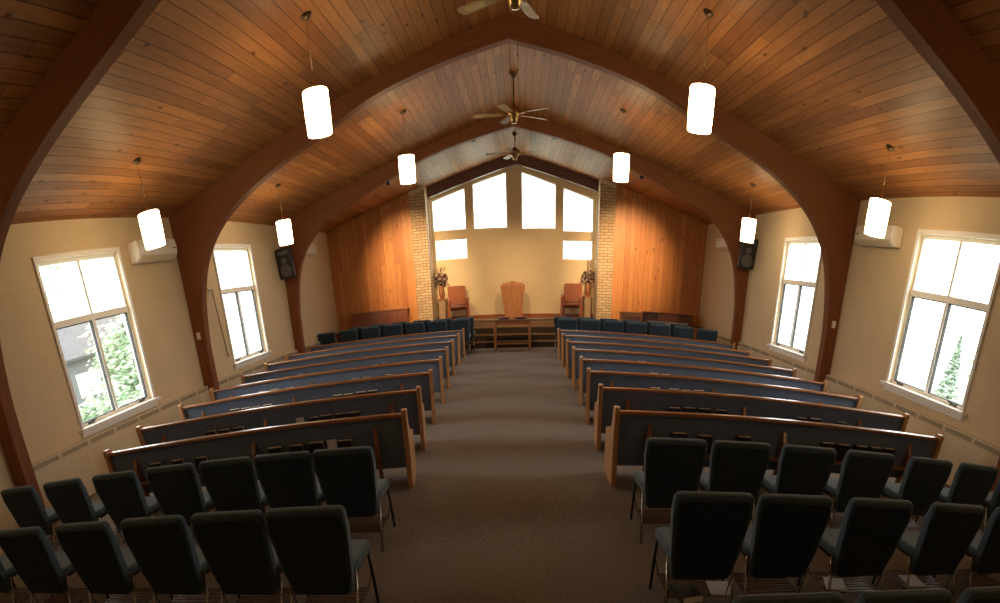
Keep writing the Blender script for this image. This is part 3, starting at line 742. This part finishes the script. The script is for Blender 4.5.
# ------------------------------------------------------------------ chancel furniture
# pulpit: tapered shield front with a ridge down the middle
t = thing('pulpit', 'tapered wooden pulpit with pointed top at the centre of the platform', 'pulpit', (-.14, 20.86, PLAT))
m = MB()
def ring(z, w, d0, d1): return [(-w, d1, z), (-w, d0 + .06, z), (0, d0, z), (w, d0 + .06, z), (w, d1, z)]
lv = [ring(.0, .25, -.18, .16), ring(.04, .25, -.18, .16), ring(.93, .365, -.23, .20)]
v = [p for g in lv for p in g]; f = []
for i in range(2):
    for j in range(5): f.append((i * 5 + j, i * 5 + (j + 1) % 5, (i + 1) * 5 + (j + 1) % 5, (i + 1) * 5 + j))
f.append((4, 3, 2, 1, 0)); f.append((10, 11, 12, 13, 14)); m._add(v, f, M['oak']); m.obj('body', t)
m = MB(); m._add([(-.366, -.172, .90), (0, -.234, .90), (.366, -.172, .90), (.36, -.165, .95), (0, -.228, 1.055), (-.36, -.165, .95), (-.366, -.15, .90), (0, -.212, .90), (.366, -.15, .90), (.36, -.143, .95), (0, -.206, 1.055), (-.36, -.143, .95)],
     [(0, 1, 4, 5), (1, 2, 3, 4), (7, 6, 11, 10), (8, 7, 10, 9), (5, 4, 10, 11), (4, 3, 9, 10), (0, 5, 11, 6), (2, 8, 9, 3), (1, 0, 6, 7), (2, 1, 7, 8)], M['oak']); m.obj('crest', t)
m = MB(); m.box((0, 0, .955), (.60, .36, .03), M['cherry'], .004, rot=Matrix.Rotation(R(-8), 4, 'X')); m.obj('reading_desk', t)
m = MB(); m.bb((-.28, -.20, 0), (.28, .19, .035), M['cherry'], .006); m.obj('plinth', t)
# communion table
t = thing('communion_table', 'low oak communion table on the carpet before the steps', 'table', (-.16, 19.50, .17))
m = MB(); m.bb((-.76, -.26, .785), (.74, .26, .815), M['nosing'], .006); m.obj('tabletop', t)
m = MB(); m.bb((-.52, -.22, .69), (.52, -.19, .785), M['cherry'], .004); m.bb((-.52, .19, .69), (.52, .22, .785), M['cherry'], .004); m.obj('apron', t)
for sx in (-1, 1):
    for sy in (-1, 1):
        m = MB(); m.bb((sx * .50 - .035, sy * .19 - .035, 0), (sx * .50 + .035, sy * .19 + .035, .785), M['oak'], .008); m.obj('leg', t)
m = MB()
for sx in (-1, 1): m.bb((sx * .50 - .02, -.16, .12), (sx * .50 + .02, .16, .17), M['oak'], .004)
m.bb((-.48, -.02, .13), (.48, .02, .17), M['oak'], .004); m.obj('stretcher', t)
for x, lab in ((-.40, 'dark covered offering plate on the left of the communion table'), (.10, 'dark covered offering plate on the right of the communion table')):
    m = MB(); m.lathe([(0, 0), (.10, 0), (.17, .025), (.19, .045), (.18, .055), (.12, .05), (0, .055)], M['maroon'], 24); o = m.obj('offering_plate', loc=(x, 19.48, .986)); tag(o, lab, 'plate')
# throne chairs
def armchair(x, rz, label):
    t = thing('pulpit_armchair', label, 'armchair', (x, 20.86, PLAT), rz)
    m = MB(); m.prism([(-.27, .30), (.27, .30), (.28, .98), (.20, 1.0), (-.20, 1.0), (-.28, .98)], 'y', .16, .22, M['cherry'], .012, M4=Matrix.Rotation(R(-5), 4, 'X')); m.obj('backrest', t)
    m = MB(); m.bb((-.27, -.27, .38), (.27, .20, .44), M['cherry'], .008); m.box((0, -.03, .46), (.48, .42, .05), M['maroon'], .02); m.obj('seat', t)
    for sx in (-1, 1):
        m = MB(); m.prism([(-.27, .38), (.17, .38), (.17, .66), (-.20, .66), (-.28, .60)], 'x', sx * .29 - .035, sx * .29 + .035, M['cherry'], .012); m.obj('arm', t)
        for y in (-.24, .18):
            m = MB(); m.bb((sx * .29 - .04, y - .035, 0), (sx * .29 + .04, y + .035, .39), M['cherry'], .008); m.obj('leg', t)
armchair(-1.83, R(10), 'solid wooden armchair on the platform left of the pulpit')
armchair(1.66, R(-10), 'solid wooden armchair on the platform right of the pulpit')
# flower stands, vases, dried arrangements
def flowers(x, side, seed):
    rnd = random.Random(seed)
    t = thing('flower_stand', 'narrow cream pedestal against the %s brick pier' % side, 'stand', (x, 21.27, PLAT))
    m = MB(); m.bb((-.10, -.10, 0), (.10, .10, .60), M['pedestal'], .006); m.obj('column', t)
    m = MB(); m.bb((-.115, -.115, .60), (.115, .115, .65), M['cherry'], .006); m.obj('top_slab', t)
    z0 = PLAT + .651
    v = thing('vase', 'brown vase of dried flowers on the %s pedestal' % side, 'vase', (x, 21.27, z0))
    m = MB(); m.lathe([(0, 0), (.06, 0), (.075, .08), (.085, .18), (.07, .28), (.06, .33), (.07, .36), (.055, .36), (.05, .30), (0, .28)], M['vase'], 20); m.obj('vessel', v)
    f1 = MB()
    for k in range(80):
        a = rnd.uniform(0, 2 * PI); r = abs(rnd.gauss(0, .10)); h = .42 + rnd.uniform(0, .30) - r * .35
        if k < 8: h += .26; r *= .9
        tip = (max(-.17, min(.17, r * 1.7 * math.cos(a))), max(-.2, min(.08, r * 1.2 * math.sin(a))), h)
        f1.tube([(.02 * math.cos(a), .02 * math.sin(a), .33), (tip[0] * .4, tip[1] * .4, .33 + (h - .33) * .6), tip], [.004, .003, .002], M['stem'], 5)
        rr = rnd.uniform(.024, .044)
        if k < 8: f1.lathe([(0, -.10), (.010, -.05), (.006, .03), (0, .06)], M['dried'], 6, c=tip)
        else: f1.lathe([(0, -rr), (rr * .8, -rr * .4), (rr, rr * .2), (rr * .5, rr * .8), (0, rr)], M['dried2'] if k % 3 == 0 else M['dried'], 7, c=tip)
    f1.obj('dried_bouquet', v)
flowers(-2.36, 'left', 3); flowers(2.16, 'right', 5)
# left: boarded choir chest; right: organ, bench, cabinet
t = thing('choir_chest', 'low reddish boarded chest in front of the left pine wall', 'chest', (-4.15, 20.27, PLAT))
m = MB(); m.bb((-.84, -.16, 0), (.84, .17, .47), M['cherry'], .008)
for k in range(14): m.bb((-.82 + k * .118, -.172, .03), (-.82 + k * .118 + .105, -.16, .44), M['cherry'], .004)
m.obj('body', t)
m = MB(); m.bb((-.88, -.20, .47), (.88, .19, .505), M['oak'], .008); m.obj('lid', t)
t = thing('organ', 'dark mahogany organ console before the right pine wall', 'organ', (4.40, 19.62, .17), R(-3))
m = MB(); m.bb((-.74, .02, 0), (.74, .32, 1.05), M['maroon'], .01); m.bb((-.74, -.30, .0), (-.69, .02, .80), M['maroon'], .008); m.bb((.69, -.30, 0), (.74, .02, .80), M['maroon'], .008); m.obj('case', t)
m = MB(); m.bb((-.69, -.28, .72), (.69, .02, .78), M['maroon'], .006); m.bb((-.74, -.10, 1.05), (.78, .34, 1.08), M['maroon'], .006); m.obj('keydesk', t)
m = MB(); m.bb((-.60, -.27, .781), (.60, -.14, .80), M['ivory'], .002); m.bb((-.60, -.12, .82), (.60, .01, .84), M['ivory'], .002); m.obj('keyboard', t)
m = MB(); m.bb((-.30, -.03, .86), (.30, .0, 1.045), M['cherry'], .005); m.obj('music_desk', t)
t = thing('organ_bench', 'wooden organ bench in front of the dark organ', 'bench', (4.70, 18.98, .17), R(-8))
m = MB(); m.bb((-.45, -.16, .73), (.45, .16, .775), M['oak'], .008); m.obj('bench_top', t)
for sx in (-1, 1):
    m = MB(); m.bb((sx * .40 - .025, -.15, 0), (sx * .40 + .025, .15, .73), M['oak'], .006); m.obj('side_panel', t)
m = MB(); m.bb((-.38, -.05, .48), (.38, -.02, .73), M['oak'], .004); m.obj('rail', t)
t = thing('lectern_cabinet', 'small square oak cabinet between the right brick pier and the organ', 'cabinet', (3.30, 19.72, .17))
m = MB(); m.bb((-.31, -.20, 0), (.31, .20, 1.01), M['oak'], .008); m.obj('body', t)
m = MB(); m.bb((-.33, -.22, 1.01), (.33, .22, 1.045), M['oak'], .006); m.obj('top_board', t)
m = MB(); m.bb((-.25, -.212, .10), (.25, -.20, .92), M['cherry'], .004); m.obj('door_panel', t)

# ------------------------------------------------------------------ outside
m = MB(); m.bb((-60, -30, -.65), (-W - .3, 60, -.5), M['ground']); m.bb((W + .3, -30, -.65), (60, 60, -.5), M['ground']); m.bb((-W - .3, YG + .4, -.65), (W + .3, 60, -.5), M['ground']); g = m.obj('ground'); struct(g)
def tree(x, y, h, rad, label, n, mat, conifer=False, seed=1, base=-.5, low=.25):
    rnd = random.Random(seed)
    t = thing('conifer' if conifer else 'leafy_tree', label, 'tree', (x, y, base))
    m = MB(); m.tube([(0, 0, 0), (.05, .02, h * .45), (0, 0, h * .85)], [.02 * h, .014 * h, .004 * h], M['bark'], 8); m.obj('trunk', t)
    m = MB()
    for _ in range(n):
        if conifer:
            u = rnd.random() ** .8; z = h * (.06 + .94 * u); r = rad * (1 - u) * rnd.uniform(.3, 1.05); a = rnd.uniform(0, 2 * PI); p = Vector((r * math.cos(a), r * math.sin(a), z)); s = .05 + .05 * (1 - u)
        else:
            d = Vector((rnd.gauss(0, 1), rnd.gauss(0, 1), rnd.gauss(0, 1))).normalized() * rnd.uniform(.35, 1) * rad; lump = 1 + .25 * math.sin(d.x * 5 + seed) * math.cos(d.z * 4)
            p = Vector((d.x * lump, d.y * lump, h * (low + (1 - low) / 2) + d.z * lump * h * (1 - low) / 2 / rad)); s = rnd.uniform(.06, .13)
        q = Matrix.Translation(p) @ Matrix.Rotation(rnd.uniform(0, 6.3), 4, 'Z') @ Matrix.Rotation(rnd.uniform(-1.2, 1.2), 4, 'X')
        m._add([(-s, 0, 0), (0, -s * .45, .01), (s, 0, 0), (0, s * .45, .01)], [(0, 1, 2, 3)], mat, q)
    m.obj('foliage', t)
tree(-10.6, 15.9, 3.3, 1.15, 'pale green tree outside the large left window, in its right panes', 2600, M['leaf'], seed=2, low=.15)
tree(-9.3, 12.5, 1.7, 1.0, 'low green shrub outside the large left window, below the grey house', 1700, M['leaf'], seed=4, low=.02)
tree(-9.0, 14.6, 1.4, .8, 'low green shrub outside the large left window, at the foot of the tree', 1300, M['leaf'], seed=6, low=.02)
tree(-11.5, 14.0, 7.2, 1.5, 'tall tree whose branches show in the upper left pane', 900, M['leaf2'], seed=8, low=.45)
tree(9.6, 12.55, 2.6, .52, 'small conifer outside the large right window', 1500, M['leaf2'], True, 3)
tree(10.5, 12.9, 2.6, .9, 'thin pale shrub outside the large right window', 260, M['leaf'], seed=9, low=.1)
tree(-5.2, 30.5, 7.5, 1.8, 'tree behind the gable showing in the lower left gable window', 800, M['leaf2'], seed=12, low=.2)
t = thing('house', 'grey house beyond the shrubs outside the large left window', 'house', (-17.5, 21.6, -.5), R(30))
m = MB(); m.bb((-2.6, -1.8, 0), (2.6, 1.8, 2.5), M['siding']); m.prism([(-1.8, 2.5), (1.8, 2.5), (0, 3.7)], 'x', -2.6, 2.6, M['siding']); m.obj('wall', t)
m = MB()
for sg in (-1, 1): m.prism([(sg * 2.1, 2.38), (0, 3.78), (0, 3.9), (sg * 2.15, 2.48)], 'x', -2.8, 2.8, M['roofing'])
m.obj('roof', t)
for x in (-1.3, 1.1):
    m = MB(); m.bb((x - .45, -1.83, .95), (x + .45, -1.8, 1.85), M['white']); wnd = m.obj('house_window', t)
    m = MB(); m.bb((x - .38, -1.84, 1.02), (x + .38, -1.83, 1.78), M['dark_glass']); m.obj('house_pane', wnd)

# ------------------------------------------------------------------ light
w = bpy.data.worlds.new('overcast_sky'); scene.world = w; w.use_nodes = True
bg = w.node_tree.nodes['Background']; bg.inputs[0].default_value = (1.0, .98, .94, 1); bg.inputs[1].default_value = 8.6
# portals guide sky sampling through the openings (they emit nothing themselves)
def portal(loc, rot, sx, sy):
    l = bpy.data.lights.new('sky_portal', 'AREA'); l.shape = 'RECTANGLE'; l.size = sx; l.size_y = sy; l.cycles.is_portal = True
    o = bpy.data.objects.new('sky_portal', l); COL.objects.link(o); o.location = loc; o.rotation_euler = rot
for side, sg in (('left', -1), ('right', 1)):
    for a, b, z0, z1, zr in SW[side]: portal((sg * (W + .15), (a + b) / 2, (z0 + z1) / 2), (0, sg * R(90), 0), z1 - z0, b - a)
for wq in GW: portal(((wq[0] + wq[1]) / 2, YG + .2, (wq[2] + max(wq[3], wq[4])) / 2), (R(-90), 0, 0), wq[1] - wq[0], max(wq[3], wq[4]) - wq[2])
for wq in GS: portal(((wq[0] + wq[1]) / 2, YG + .2, (wq[2] + wq[3]) / 2), (R(-90), 0, 0), wq[1] - wq[0], wq[3] - wq[2])
# spotlights on the rear of the far arch, washing the pine walls and the gable wall
def spot(loc, target, energy, size, label, col=(1, .66, .34), blend=.7):
    d = (Vector(target) - Vector(loc)).normalized()
    t = thing('spotlight', label, 'spotlight', loc)
    m = MB(); Q = Vector((0, 0, -1)).rotation_difference(d).to_matrix().to_4x4()
    m.lathe([(0, .12), (.04, .12), (.055, .06), (.06, -.02), (.052, -.02), (.045, .05), (0, .06)], M['black'], 18, M4=Q); m.obj('lamp_can', t)
    m = MB(); m.tube([(0, 0, .1), (0, 0, ceil_z(loc[0]) - loc[2])], .01, M['black'], 8); m.obj('stem', t)
    l = bpy.data.lights.new('spot_beam', 'SPOT'); l.energy = energy; l.spot_size = size; l.spot_blend = blend; l.color = col; l.shadow_soft_size = .04
    o = bpy.data.objects.new('spot_beam', l); COL.objects.link(o); o.location = Vector(loc) + d * .03; o.rotation_euler = Q.to_euler()
spot((-2.9, 16.70, 4.22), (-3.05, YP, 2.40), 1250, R(48), 'black spotlight behind the far arch aimed at the left pine wall', blend=1)
spot((2.9, 16.70, 4.22), (3.15, YP, 2.45), 1250, R(48), 'black spotlight behind the far arch aimed at the right pine wall', blend=1)
spot((-.9, 16.70, 4.87), (-1.2, YG, 1.45), 560, R(54), 'black spotlight behind the far arch aimed left of the pulpit', blend=1)
spot((.9, 16.70, 4.87), (1.1, YG, 1.45), 560, R(54), 'black spotlight behind the far arch aimed right of the pulpit', blend=1)

# ------------------------------------------------------------------ camera: cylindrical panorama, tilted down
cd = bpy.data.cameras.new('panorama_camera'); cam = bpy.data.objects.new('panorama_camera', cd); COL.objects.link(cam)
F, YC = 629.573, 572.45
cd.type = 'PANO'; cd.panorama_type = 'CENTRAL_CYLINDRICAL'
cd.central_cylindrical_radius = 1.0
cd.central_cylindrical_range_u_min = -500 / F; cd.central_cylindrical_range_u_max = 500 / F
cd.central_cylindrical_range_v_min = (YC - 603) / F; cd.central_cylindrical_range_v_max = YC / F
Rw = [[0.9990339960811939, -0.041706018562970466, 0.01384495177550596], [0.032073932795949694, 0.9074073839124768, 0.4190263744158784], [-0.0300389332207691, -0.4181775312432988, 0.9078685008602392]]
cam.matrix_world = Matrix(((Rw[0][0], Rw[0][2], -Rw[0][1], .145), (Rw[1][0], Rw[1][2], -Rw[1][1], 0), (Rw[2][0], Rw[2][2], -Rw[2][1], 1.948), (0, 0, 0, 1)))
cd.clip_start = .05; cd.clip_end = 300
scene.camera = cam
vs = scene.view_settings; vs.view_transform = 'Standard'; vs.look = 'None'; vs.gamma = 1; vs.use_curve_mapping = False; vs.exposure = 0.0
scene.cycles.use_denoising = True
scene.cycles.max_bounces = 8; scene.cycles.diffuse_bounces = 5; scene.cycles.transparent_max_bounces = 12
scene.cycles.sample_clamp_indirect = 8
